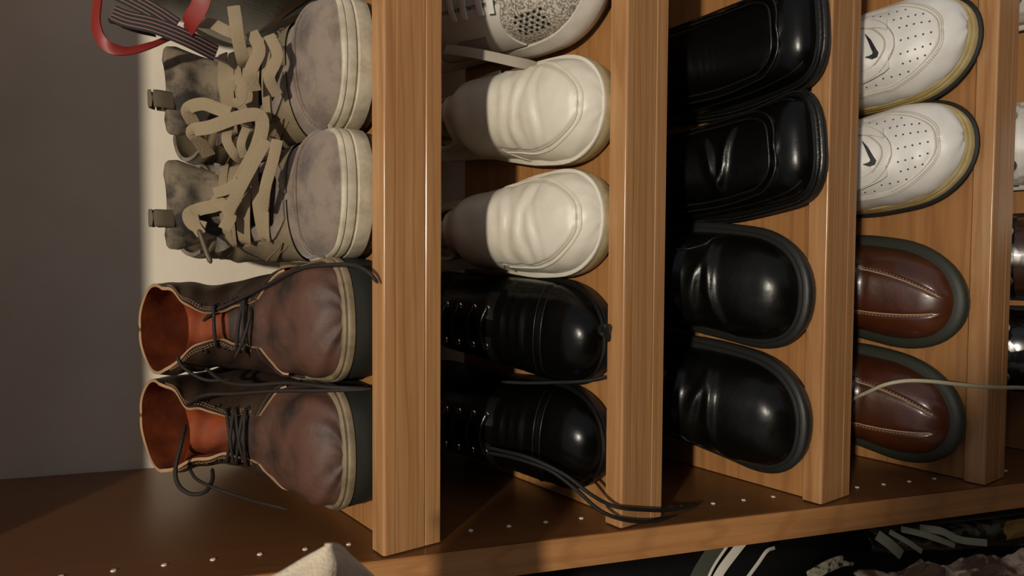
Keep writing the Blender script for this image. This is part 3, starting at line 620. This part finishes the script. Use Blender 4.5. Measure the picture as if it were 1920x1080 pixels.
def hi_sneaker(label, X, s, yaw, m, seed):
    r = shoe_root('high_sneaker', label, 'sneaker', 0, X, s, yaw, 'grey suede high sneakers on the top shelf')
    zs = 30
    front = [(0, 43), (18, 46), (45, 51), (70, 60), (88, 70), (102, 80), (112, 88), (118, 92), (121, 94)]
    back = [(0, zs), (20, zs), (52, zs), (105, zs), (185, zs), (262, zs+2), (279, 50), (272, 72), (260, 92)]
    U = Upper(high_shoe_rows(zs, 47.5, front, back, [47.5, 47.5, 47, 45, 42, 41, 40, 39, 38]), 46, 24, n=2.5, p=.72, q=.85, bend=8, vb=(.62, .85), L=284,
              disp=lambda v, a: .0006*np.sin(v*38+a*6+seed)+.0012*sstep(.30, .285, v+.04*np.abs(a)))
    VT = .335
    def g(v): return .01+.17*sstep(VT, VT+.07, v)+.05*sstep(.7, 1, v)
    U.shell('toe_box', m_gsu, r, NV=80, NA=72, v1=.42, pw=1.35)
    NVq, NAq = 44, 60; res = []
    for name, mt, off, inner in (('quarters', m_gol, .0020, True), ('lining', m_gol, -.0015, False)):
        A = []
        for i in range(NVq+1):
            v = lerp(.32, 1, i/NVq); gg = float(g(np.array(v)))
            for j in range(NAq+1): A.append((v, gg+(2-2*gg)*j/NAq))
        A = np.array(A); P = U.P(A[:, 0], np.where(A[:, 1] > 1, A[:, 1]-2, A[:, 1]), off); Fc = []
        for i in range(NVq):
            for j in range(NAq):
                a = i*(NAq+1)+j; q = (a, a+1, a+NAq+2, a+NAq+1); Fc.append(q if not inner else q[::-1])
        mesh_obj(name, list(P), Fc, mt, r); res.append(P.reshape(NVq+1, NAq+1, 3))
    ed, ei = [np.vstack([P[:, 0], P[-1, 1:-1], P[::-1, -1]]) for P in res]; n = len(ed)
    mesh_obj('edge_binding', list(ed)+list(ei), [(i, i+1, n+i+1, n+i) for i in range(n-1)], m_gsu, r)
    # eyelet strips, panels and seams
    for sd in (-1, 1):
        U.patch('eyestay', m_gsu, r, lambda S, T, sd=sd: (.325+.50*S, sd*(.012+.17*np.clip(S/.14, 0, 1)**.8+(.115+.03*S)*T)), off=.0042, depth=.003, nu=40, nv=8)
        U.patch('side_panel_patch', m_gol, r, lambda S, T, sd=sd: (.36+.30*S+.08*T, sd*(.36+.30*T)), off=.0036, depth=.003)
        U.stitches('stitching', m_bootedge, r, [(.36, sd*.36), (.44, sd*.51), (.48, sd*.64)], off=.004, rad=.0003, step=.0025)
        U.stitches('stitching', m_bootedge, r, [(.345, sd*.40), (.42, sd*.54), (.46, sd*.66)], off=.0034, rad=.0003, step=.0025)
        U.tube('toe_seam', m_gsu, r, [(.275, 0), (.272, sd*.15), (.265, sd*.3), (.25, sd*.45), (.235, sd*.6), (.225, sd*.75)], rad=.0013, off=.0006)
        U.stitches('stitching', m_bootedge, r, [(.290, 0), (.287, sd*.15), (.28, sd*.3), (.265, sd*.45), (.25, sd*.6)], off=.0008, rad=.0003, step=.0025)
    # ribbed fabric at the throat
    for i in range(16):
        v = .335+i*.0058; U.tube('rib', m_gmesh, r, [(v, -.15), (v, -.07), (v, 0), (v, .07), (v, .15)], off=-.0010, rad=.0007, n=3)
    # tongue rising above the collar
    TP = []; nu, nv = 30, 14
    path = smooth_path([(0, 74, 52), (0, 90, 62), (0, 105, 74), (0, 115, 88), (0, 121, 104), (0, 124, 119), (0, 124, 127)], 6)*.001; nu = len(path)
    wd = np.interp(np.linspace(0, 1, nu), [0, .35, .6, .8, .93, .98, 1], [20, 23, 29, 36, 35, 32, 24])*.001
    V = []
    for off in (.0, .006):
        for i, (p, w_) in enumerate(zip(path, wd)):
            for j in range(nv):
                t = -1+2*j/(nv-1); crv = .011*abs(t)**2; puff = (.0025*math.sin(i*.5))*(1-t*t)
                edge = .0 if 0 < j < nv-1 and i < nu-1 else (.002 if off == 0 else -.002)
                V.append((t*w_, p[1]+crv+off+edge-puff, p[2]))
    Fc = []; o_ = nu*nv
    for i in range(nu-1):
        for j in range(nv-1):
            a = i*nv+j; Fc.append((a, a+1, a+nv+1, a+nv)); Fc.append((o_+a, o_+a+nv, o_+a+nv+1, o_+a+1))
        for j in (0, nv-1): a = i*nv+j; Fc.append((a, a+nv, o_+a+nv, o_+a) if j == 0 else (a, o_+a, o_+a+nv, a+nv))
    for j in range(nv-1): a = (nu-1)*nv+j; Fc.append((a, a+1, o_+a+1, o_+a))
    tg = mesh_obj('tongue', V, Fc, m_gtongue, r)
    c = path[-1]; lp = [(-.012+0*m, c[1]+.003, c[2]-.006), (-.012, c[1]+.001, c[2]+.006), (-.012, c[1]+.004, c[2]+.013), (-.012, c[1]+.010, c[2]+.006), (-.012, c[1]+.009, c[2]-.006)]
    P = smooth_path(lp, 5); V, Fc = sweep_data(P, .001, normals=[(0, -(p[1]-c[1]-.005)*1e2, (p[2]-c[2])*1e2+.01) for p in P], flat=(.014, .0016)); mesh_obj('pull_tab', V, Fc, m_tab, tg)
    # flat laces across the opening
    vs = [.405, .465, .525, .585, .645, .705]
    for i, v in enumerate(vs):
        gg = float(g(np.array(v)))+.07; dv = .022*(1 if i % 2 else -1)
        if seed == 2 and i == 1: dv = -.04
        q = [(v-dv, -gg-.03), (v-dv*.8, -gg), (v, 0), (v+dv*.8, gg), (v+dv, gg+.03)]
        P = [U.P(a, b_, h) for (a, b_), h in zip(q, (.002, .0066, .0076, .0066, .002))]; P = smooth_path(P, 5)
        sweep('lace', P, .001, m_glace, r, flat=(.0082, .0016), normals=[U.nrm(v, t) for t in np.linspace(-gg, gg, len(P))])
    O = Outline(284, [(0, 47.5), (.2, 47.5), (.4, 45), (.6, 41), (.8, 41), (1, 37)], 46, 2.5, 42, bend=8, spring=6)
    O.band('outsole', m_goil, r, [(0, -2), (1, 0), (7, .6), (7.6, .4), (7.8, -1)])
    O.band('sidewall', m_gsole, r, [(7.4, 0), (7.8, 2.2), (14, 2.6), (19, 2.2), (20, .9), (21, .9), (21.8, 2.0), (27, 2.0), (28.2, 1.2), (29, 2.0), (31, 1.6), (32, .3), (32.2, -2)])
    return r
h1 = hi_sneaker('grey suede high sneaker with tall tongue and frayed flat laces, beside the brown boot', .264, 3, 2, 1, 1)
h2 = hi_sneaker('grey suede high sneaker at the top edge, partly under the striped strap', .366, 2, 7, -1, 2)
def rib(root, pts, width=.0085, th=.0014, m=None, name='lace', nrm=(0, -1, .15)):
    P = to_local(root, smooth_path([at(*p) for p in pts], 8)) if root else smooth_path([at(*p) for p in pts], 8)
    Ni = np.array(nrm, float); N = [Ni]*len(P)
    if root: Rm = np.array(root.matrix_world.to_3x3().inverted()); N = [Rm @ Ni]*len(P)
    return sweep(name, P, .001, m or m_glace, root, flat=(width, th), normals=N)
# bow loops and loose ends of the lower sneaker
rib(h1, [(392, 292, .10), (372, 262, .085), (362, 245, .078), (395, 238, .070), (440, 222, .066), (480, 215, .064), (492, 232, .064), (482, 275, .066), (462, 315, .070), (448, 340, .076)], .0105)
rib(h1, [(448, 340, .074), (425, 355, .080), (402, 362, .088)], .0085)
rib(h1, [(455, 345, .082), (430, 372, .088), (405, 385, .094), (375, 392, .10), (355, 402, .10), (362, 420, .098), (385, 428, .094)], .0105)
rib(h1, [(398, 372, .092), (420, 385, .086), (432, 405, .083), (420, 430, .083)], .0095)
rib(h1, [(362, 405, .099), (368, 425, .094), (378, 440, .090)], .008)
wl(h1, [(372, 430, .090), (380, 452, .088), (388, 475, .086), (396, 494, .085)], .0019, mat('dull_lace_tip', (92, 78, 58), .5), 'lace_tip')
rib(h1, [(500, 262, .056), (478, 300, .060), (450, 352, .066), (428, 398, .078)], .0095)
rib(h1, [(520, 262, .050), (512, 300, .050), (498, 350, .052), (492, 395, .060)], .0085)
rib(h2, [(472, 60, .052), (486, 95, .048), (470, 135, .052), (478, 170, .060)], .0095)
rib(h2, [(505, 66, .046), (520, 105, .042), (505, 145, .046), (520, 178, .052)], .0085)
rib(h1, [(430, 235, .075), (425, 262, .070), (440, 290, .072), (455, 300, .078)], .0075)
rib(h1, [(462, 240, .071), (452, 270, .069), (458, 295, .074)], .0065)
# upper sneaker
rib(h2, [(438, 12, .05), (442, 40, .045), (446, 70, .047), (455, 110, .055), (462, 125, .065)], .0095)
rib(h2, [(372, 42, .075), (398, 45, .06), (425, 58, .052), (450, 66, .052)], .0085)
rib(h2, [(362, 230, .09), (352, 205, .082), (380, 195, .076), (410, 205, .072), (432, 212, .068)], .0100)
rib(h2, [(432, 165, .075), (440, 150, .07), (455, 160, .065), (452, 185, .068), (440, 195, .075)], .0075)

# ---- dark shoe at the top edge with red and striped straps
m_redstrap = mat('red_strap', (128, 36, 28), .5)
m_stripe = bpy.data.materials.new('striped_webbing'); m_stripe.use_nodes = True
b = m_stripe.node_tree.nodes['Principled BSDF']; b.inputs['Roughness'].default_value = .75
def webbing(pts, width, name, parent, n=None):
    """flat strap built as a dark band with raised pale cords running along it"""
    P = smooth_path([at(*p) for p in pts], 8); T = np.gradient(P, axis=0); T /= np.linalg.norm(T, axis=1)[:, None]
    nn = np.array([0, -1., .1]); o = sweep(name, to_local(parent, P), .001, mat('dark_webbing', (30, 20, 20), .8), parent, flat=(width, .0016), normals=[np.array(parent.matrix_world.to_3x3().inverted()) @ nn]*len(P))
    for k in range(4):
        Q = []
        for p, t in zip(P, T):
            bb = np.cross(t, nn); bb /= np.linalg.norm(bb); f_ = np.cross(bb, t); f_ = f_ if f_ @ nn > 0 else -f_; Q.append(p+bb*width*(-.33+.22*k)+f_*.0010)
        sweep('cord_line', to_local(parent, Q), .00035, mat('pale_cord', (142, 108, 102), .7), o, ns=5)
    return o
def dark_shoe():
    r = shoe_root('strapped_trainer', 'black trainer with red and striped straps at the top edge of the photo', 'shoe', 0, .470, 8, 0)
    zs = 26
    front = [(0, 56), (18, 62), (45, 74), (72, 86), (96, 100), (115, 112), (128, 122), (134, 130), (138, 134)]
    back = [(0, zs), (20, zs), (52, zs), (105, zs), (185, zs), (258, zs+2), (276, 60), (271, 90), (262, 112)]
    U = Upper(high_shoe_rows(zs, 46, front, back, [48, 48, 47, 45, 43, 41, 40, 38, 37]), 44, 28, n=2.2, p=.8, q=.85, vb=(.62, .85), L=290)
    U.shell('upper', m_blacksoft, r); rim_and_lining(U, r, m_blackmat, m_blacksoft, r=.004)
    for i, v in enumerate((.36, .43, .50, .57)): U.tube('lace', m_lace_blk, r, [(v, -.26), (v, 0), (v, .26)], off=.003, flat=(.008, .0016))
    U.patch('tongue', m_blacksoft, r, lambda S, T: (.3+.45*S, -.2+.4*T), off=.0015, depth=.002)
    O = Outline(280, [(0, 48), (.2, 48), (.4, 45), (.6, 41), (.8, 41), (1, 36)], 44, 2.2, 42, spring=5)
    O.band('outsole', m_blackrub, r, [(0, -2), (1, 1), (18, 3), (26, 2), (28, -1)])
    return r
ds = dark_shoe()
rib(ds, [(190, -40, .09), (182, 10, .08), (180, 45, .075), (190, 75, .072), (212, 92, .072), (245, 95, .075), (285, 84, .08), (320, 70, .088), (350, 60, .095)], .0085, .0022, m_redstrap, 'red_strap', nrm=(.25, -.75, .6))
rib(ds, [(385, -35, .04), (375, 10, .045), (355, 45, .055), (352, 62, .07)], .013, .002, m_redstrap, 'red_strap')
webbing([(212, 25, .062), (240, 36, .060), (290, 48, .058), (350, 72, .060), (405, 100, .070)], .0125, 'striped_strap', ds)
webbing([(212, -18, .075), (250, 0, .072), (290, 22, .068), (330, 48, .066)], .0125, 'striped_strap', ds)
rib(ds, [(212, 34, .0645), (222, 46, .072), (255, 58, .078), (290, 66, .084)], .0075, .0014, mat('dark_webbing', (30, 20, 20), .8), 'strap_return', nrm=(.6, -.5, .2))

# ---- knitted running shoe on the second shelf
m_knit = mat('grey_knit', (196, 188, 172), .85, col2=(120, 112, 100), nscale=520, nlo=.46, nhi=.56, bump=.6, bscale=600, kind='voronoi')
m_knitw = mat('smooth_white_overlay', (206, 200, 190), .5, bump=.1, bscale=200)
m_foam = mat('white_foam_sole', (220, 214, 202), .5, col2=(196, 188, 172), nscale=20, bump=.15, bscale=200)
def knit_shoe():
    r = shoe_root('running_shoe', 'white and grey knitted running shoe at the top edge of the photo', 'sneaker', 1, .449, 0, -2)
    W = 47; D = lambda d: .52*d/150; rows = low_rows(26, W, [(0, 42), (14, 45), (40, 56), (75, 70), (110, 84), (150, 96)], L=288)
    U = Upper(rows, 66, 30, n=2.1, p=.82, q=.92, bend=8, spring=8, dip=20, L=288)
    U.shell('upper', m_knit, r, NV=96, NA=80)
    for sd in (-1, 1):
        U.patch('side_overlay', m_knitw, r, lambda S, T, sd=sd: (D(78)+.02*np.sin(T*3.1)+.33*S, sd*(.20+.10*T*0+.55*T)), off=.0016, depth=.002, nu=20, nv=24)
        U.patch('logo_patch', mat('grey_overlay', (150, 142, 132), .6), r, lambda S, T, sd=sd: (D(104)+.10*S+.03*T, sd*(.50+.22*T)), off=.0026, depth=.002)
    parts = []
    for i in range(5):
        for j in range(5):
            for sd in (-1, 1):
                v, a = D(44+6*i+3*(j % 2)), sd*(.36+.055*j); p = U.P(v, a, .0001); n = U.nrm(v, a); q = np.cross(n, [0, 1, 0]); q /= np.linalg.norm(q); u = np.cross(n, q)
                parts.append(([p+n*.0004+q*x*.0011+u*y*.0016 for x, y in ((-1, -1), (1, -1), (1, 1), (-1, 1))], [(0, 1, 2, 3)]))
    for i in range(5):
        for j in range(-2, 3):
            v, a = D(42+6*i+3*(j % 2)), .075*j; p = U.P(v, a, .0001); n = U.nrm(v, a); q = np.cross(n, [0, 1, 0]); q /= np.linalg.norm(q); u = np.cross(n, q)
            parts.append(([p+n*.0004+q*x*.0009+u*y*.0013 for x, y in ((-1, -1), (1, -1), (1, 1), (-1, 1))], [(0, 1, 2, 3)]))
    V, Fc = merge(parts); o = mesh_obj('knit_openings', V, Fc, m_blackmat, r, smooth=False); o['kind'] = 'stuff'
    U.patch('tongue', m_knitw, r, lambda S, T: (D(74)+.3*S, -.16+.32*T), off=.0012, depth=.002)
    for i in range(6):
        v = D(84+13*i); P = [U.P(v+.006*(1 if i % 2 else -1)*t, .26*t, .0055) for t in (-1, -.6, -.2, .2, .6, 1)]
        sweep('lace', smooth_path(P, 4), .001, m_snk, r, flat=(.0065, .0016), normals=[U.nrm(v, t) for t in np.linspace(-.26, .26, 21)])
    rim_and_lining(U, r, m_blackmat, m_knitw, r=.0035)
    O = Outline(288, low_keys(W), 66, 2.1, 40, bend=8, spring=8)
    O.band('outsole', m_blackrub, r, [(0, -3), (1, 0), (4, 1), (4.4, 0)])
    O.band('midsole', m_foam, r, [(4.2, 0), (5, 2), (12, 5), (20, 4.4), (26, 2), (30, .6), (30.4, -2)])
    return r, U
kn, _ = knit_shoe()
rib(kn, [(835, 92, .12), (880, 98, .10), (925, 107, .085), (965, 116, .075), (1000, 124, .078), (1030, 140, .09)], .009, .0014, mat('grey_loose_lace', (164, 154, 138), .8), 'loose_lace')
rib(kn, [(820, 178, .20), (850, 171, .18), (885, 160, .155), (915, 148, .135), (940, 140, .125)], .009, .0014, mat('grey_loose_lace', (164, 154, 138), .8), 'loose_lace')

# small curled lace end over the rail in front of the black shoe
shoe_lace(derby1[0], [at(1142, 640, .018), at(1138, 625, .012), at(1136, 612, .006), at(1128, 612, .012), at(1126, 622, .016), at(1134, 630, .014)], rad=.002)

# ---- buckled shoes on the lowest visible shelf
m_croc = mat('glossy_embossed_leather', (14, 10, 9), .16, bump=.9, bscale=70, kind='voronoi', spec=.6)
m_crocb = mat('brown_embossed_leather', (58, 36, 24), .2, bump=.9, bscale=70, kind='voronoi', spec=.6)
def buckled(label, X, mt, ms, grp, strap, bend=0, bd=74):
    r = shoe_root('buckled_loafer', label, 'shoe', 4, X, 2, 1, grp)
    W = 46; D = lambda d: .52*d/140; rows = low_rows(16, W, [(0, 38), (14, 41), (40, 52), (75, 66), (105, 80), (140, 92)], L=288)
    def disp(v, a): x = v/.52*140; ins = np.abs(a)-.46*np.clip((x-24)/40, 0, 1)**.4; return .0016*np.exp(-(ins/.03)**2)*sstep(18, 26, x)
    U = Upper(rows, 60, 28, n=2.15, p=.82, q=.95, bend=bend, spring=5, disp=disp, dip=20)
    U.shell('upper', mt, r, NV=84)
    U.patch('strap', strap, r, lambda S, T: (D(bd-8)+.06*S, -.66+1.32*T), nu=8, nv=36, off=.0028, depth=.004)
    for dv in (0, .03):
        P = [U.P(D(bd)+dv*.9, a, .0055) for a in np.linspace(-.24, .24, 9)]; sweep('buckle_bar', P, .0014, m_metal, r)
    for sd in (-1, 1):
        c = U.P(D(bd)+.013, sd*.26, .006); nn = U.nrm(D(bd), sd*.26); t1 = np.cross(nn, [0, 1, 0]); t1 /= np.linalg.norm(t1); t2 = np.cross(nn, t1)
        sweep('buckle_ring', [c+.0085*math.cos(t)*t1+.0105*math.sin(t)*t2 for t in np.linspace(0, 2*math.pi, 25)], .0018, m_metal, r)
    rim_and_lining(U, r, m_blackmat, mt, r=.0025)
    O = Outline(288, low_keys(W), 60, 2.15, 40, bend=bend, spring=5)
    O.band('sole', ms, r, [(0, -2), (1, 1), (12, 3.5), (15, 3.5), (17, 1), (18, -2)])
    return r
buckled('white loafer with metal buckle at the right edge, top of the photo', .530, m_snk, m_foam, 'white buckled loafers on the lowest shelf', m_snk)
buckled('white loafer with metal buckle at the right edge, beside the dark glossy shoe', .350, m_snk, m_foam, 'white buckled loafers on the lowest shelf', m_snk)
buckled('glossy brown and black embossed loafer at the right edge, beside the white loafer', .225, m_crocb, m_blackrub, 'glossy embossed loafers on the lowest shelf', m_croc)
buckled('glossy black embossed loafer at the right edge, nearest the side panel', .120, m_croc, m_blackrub, 'glossy embossed loafers on the lowest shelf', m_croc)

# ---- pale cord crossing the brown shoe and the rail
m_cord = mat('pale_grey_cord', (168, 160, 132), .5)
o = sweep('power_cord', smooth_path([at(1560, 775, .13), at(1600, 748, .065), at(1625, 736, .045), at(1660, 721, .028), at(1700, 714, .016), at(1745, 715, .006), at(1790, 720, -.001), at(1840, 725, -.004), at(1880, 727, .002), at(1925, 728, .014), at(2000, 742, .03), at(2100, 790, .04)], 10), .0019, m_cord, ns=10)
tag(o, 'pale grey cord running over the brown shoe and across the bottom rail', 'cord')

# ---- cloths
def cloth(name, label, cat, pts, nu, nv, m, amp=.004, seed=0, fu=3, fv=1, thick=.0015, group=None, ridg=1.0):
    """pts: rows of world control points, skinned smoothly and folded"""
    rows_ = [smooth_path(r_, nv) for r_ in pts]; G = np.array(rows_); cols = [smooth_path(G[:, j], nu) for j in range(G.shape[1])]; G = np.array(cols).transpose(1, 0, 2)
    A, B, _ = G.shape; rnd = np.random.RandomState(seed); U_, V_ = np.meshgrid(np.linspace(0, 1, A), np.linspace(0, 1, B), indexing='ij')
    du = np.gradient(G, axis=0); dv = np.gradient(G, axis=1); N = np.cross(du, dv); N /= np.linalg.norm(N, axis=-1)[..., None]+1e-12
    hgt = np.zeros((A, B))
    for k in range(6):
        a = rnd.uniform(-1, 1, 2); ph = rnd.uniform(0, 6.28); f = (1+k*.6)
        hgt += (1-2*np.abs(np.sin(f*(fu*U_*(1+.3*a[0])+fv*V_*a[1]*2)+ph+1.2*np.sin(3*V_+ph))))**1*ridg/(1+k*.7)
    hgt *= amp*.5; G = G+N*hgt[..., None]
    V = list(G.reshape(-1, 3)); n = len(V); V += list((G-N*thick).reshape(-1, 3)); Fc = []
    for i in range(A-1):
        for j in range(B-1): a = i*B+j; Fc.append((a, a+1, a+B+1, a+B)); Fc.append((n+a, n+a+B, n+a+B+1, n+a+1))
    ring = [i*B for i in range(A)]+[(A-1)*B+j for j in range(1, B)]+[i*B+B-1 for i in range(A-2, -1, -1)]+[j for j in range(B-2, 0, -1)]
    for k in range(len(ring)): a, b_ = ring[k], ring[(k+1) % len(ring)]; Fc.append((a, b_, n+b_, n+a))
    o = mesh_obj(name, V, Fc, m); bm = bmesh.new(); bm.from_mesh(o.data); bmesh.ops.recalc_face_normals(bm, faces=bm.faces[:]); bm.to_mesh(o.data); bm.free()
    return tag(o, label, cat, group)
m_blkcloth = mat('black_cloth', (10, 11, 11), .85, bump=.4, bscale=300, spec=.2)
m_satin = mat('dark_green_satin', (14, 20, 18), .4, col2=(112, 112, 94), nscale=26, nlo=.50, nhi=.56, bump=.1, bscale=100)
m_grn = mat('grey_green_cloth', (58, 60, 48), .85, bump=.4, bscale=300)
m_pink = mat('pale_mauve_cloth', (214, 192, 164), .85, col2=(96, 70, 52), nscale=22, nlo=.46, nhi=.58, bump=.4, bscale=260)
m_white_pipe = mat('white_piping_cloth', (196, 190, 178), .7)
m_ochre = mat('ochre_cloth', (130, 96, 40), .8)
m_cream = mat('cream_towel', (206, 190, 164), .95, bump=.8, bscale=700, sheen=.3)
def A3(rows_): return [[at(*p) for p in r_] for r_ in rows_]
jk = cloth('jacket', 'black jacket with pale piping below the side panel edge', 'jacket', A3([[(690, 1072, .11), (900, 1045, .10), (1200, 1015, .09), (1500, 985, .08), (1800, 950, .08), (2000, 930, .08)], [(690, 1120, .07), (900, 1095, .07), (1200, 1065, .06), (1500, 1035, .06), (1800, 1005, .06), (2000, 990, .06)], [(690, 1240, .06), (900, 1200, .06), (1200, 1170, .05), (1500, 1150, .05), (1800, 1120, .05), (2000, 1100, .05)]]), 8, 10, m_blkcloth, .006, 2)
def strip(parent, pts, width, m, name, th=.0012, nrm=(.3, -1, .3)):
    P = smooth_path([at(*p) for p in pts], 6); return sweep(name, P, .001, m, parent, flat=(width, th), normals=[np.array(nrm, float)]*len(P))
strip(jk, [(1402, 1005, .045), (1378, 1035, .040), (1352, 1070, .036), (1330, 1110, .034)], .0080, m_white_pipe, 'piping')
strip(jk, [(1378, 1006, .047), (1358, 1032, .043), (1335, 1068, .039), (1318, 1110, .036)], .0026, m_white_pipe, 'piping')
strip(jk, [(1358, 1008, .049), (1335, 1040, .046), (1312, 1078, .042), (1300, 1110, .04)], .015, m_grn, 'facing_panel')
strip(jk, [(1452, 1027, .040), (1438, 1033, .036), (1422, 1055, .034), (1400, 1085, .032)], .0032, m_white_pipe, 'drawcord')
cloth('blouse', 'dark green satin blouse with pale swirls, under the side panel at right', 'blouse', A3([[(1615, 985, .04), (1700, 974, .035), (1800, 966, .035), (1920, 958, .035), (2000, 950, .035)], [(1630, 1010, .022), (1710, 1000, .012), (1810, 990, .012), (1925, 985, .012), (2000, 980, .015)], [(1640, 1045, .030), (1720, 1040, .022), (1820, 1030, .02), (1930, 1022, .02), (2000, 1020, .02)]]), 12, 14, m_satin, .007, 5, fu=2, fv=3)
for i, pts in enumerate(([(1645, 1003, .012), (1668, 1020, .009), (1690, 1040, .012)], [(1668, 997, .011), (1700, 1015, .006), (1728, 1034, .008)], [(1690, 992, .010), (1735, 1003, .005), (1790, 1022, .006)], [(1725, 990, .010), (1765, 996, .004), (1800, 1012, .004), (1850, 1018, .004)])):
    strip(bpy.data.objects['blouse'], pts, (.010, .005, .006, .007)[i], mat('pale_olive_print', (150, 150, 126), .6), 'print_band')
cloth('scarf', 'grey-green cloth edge lying along the side panel at right', 'scarf', A3([[(1630, 990, .030), (1720, 970, .030), (1820, 958, .030), (1930, 946, .030), (2000, 938, .030)], [(1640, 996, .016), (1720, 982, .014), (1820, 969, .014), (1930, 957, .014), (2000, 950, .014)]]), 8, 10, m_grn, .002, 8)
cloth('shirt', 'pale mauve crumpled shirt in the lower right corner', 'shirt', A3([[(1600, 1078, .006), (1700, 1058, .004), (1780, 1045, .002), (1860, 1040, .002), (1930, 1024, .002), (2000, 1016, .002)], [(1620, 1110, -.015), (1710, 1090, -.015), (1790, 1075, -.018), (1870, 1070, -.018), (1940, 1056, -.018), (2000, 1046, -.02)], [(1640, 1180, -.02), (1720, 1170, -.02), (1800, 1160, -.02), (1880, 1150, -.02), (1950, 1140, -.02), (2000, 1136, -.02)]]), 14, 14, m_pink, .012, 11, fu=3, fv=5)
lt = cloth('lace_ribbon', 'frayed cream lace ribbon lying on the black jacket', 'ribbon', A3([[(1512, 1072, .016), (1545, 1052, .012), (1575, 1042, .012), (1590, 1050, .014)], [(1520, 1095, .010), (1552, 1074, .006), (1580, 1062, .006), (1602, 1058, .012)]]), 8, 10, mat('cream_lace', (206, 196, 158), .8, col2=(60, 52, 40), nscale=160, nlo=.52, nhi=.6, bump=.9, bscale=400), .004, 3, fu=2, fv=9)
cloth('ochre_scarf', 'ochre patterned scarf corner at the right edge below the panel', 'scarf', A3([[(1885, 978, .006), (1925, 970, .004), (1990, 960, .004)], [(1890, 1012, -.002), (1930, 1004, -.004), (1990, 996, -.004)]]), 8, 8, m_ochre, .004, 4)
# cream towel corner close to the camera
cloth('towel', 'blurred cream towel corner poking up at the bottom edge', 'towel', [[at(260, 1160, -.21), at(400, 1112, -.21), at(500, 1082, -.21), at(572, 1042, -.21), at(622, 1019, -.21), at(645, 1022, -.20), at(664, 1042, -.19), at(690, 1066, -.18), at(715, 1090, -.16)],
    [at(260, 1240, -.22), at(400, 1200, -.22), at(500, 1160, -.22), at(575, 1140, -.22), at(628, 1120, -.215), at(650, 1122, -.205), at(672, 1130, -.195), at(700, 1140, -.18), at(722, 1160, -.165)],
    [at(260, 1520, -.22), at(400, 1500, -.22), at(500, 1480, -.22), at(580, 1460, -.22), at(634, 1450, -.22), at(656, 1450, -.205), at(680, 1450, -.195), at(710, 1450, -.18), at(730, 1460, -.165)]], 8, 8, m_cream, .0012, 6, thick=.004)
# unseen coat behind the camera, added so its shoulder shades the lowest corner
cloth('coat', 'unseen dark coat added to shade the lower left corner', 'coat', [[(x+.055, -.75+.03*math.sin(x*20), z) for x, z in ((-.42, .16), (-.30, .20), (-.10, .235), (.05, .18), (.13, .125), (.19, .080), (.25, .02))],
    [(x+.055, -.73+.03*math.sin(x*23), z) for x, z in ((-.45, -.35), (-.30, -.35), (-.10, -.35), (.05, -.35), (.14, -.35), (.21, -.35), (.28, -.35))],
    [(x+.055, -.75+.03*math.sin(x*18), z) for x, z in ((-.48, -1.1), (-.30, -1.1), (-.10, -1.1), (.05, -1.1), (.15, -1.1), (.23, -1.1), (.30, -1.1))]], 10, 10, m_blkcloth, .015, 9, fu=1, fv=5, thick=.006)
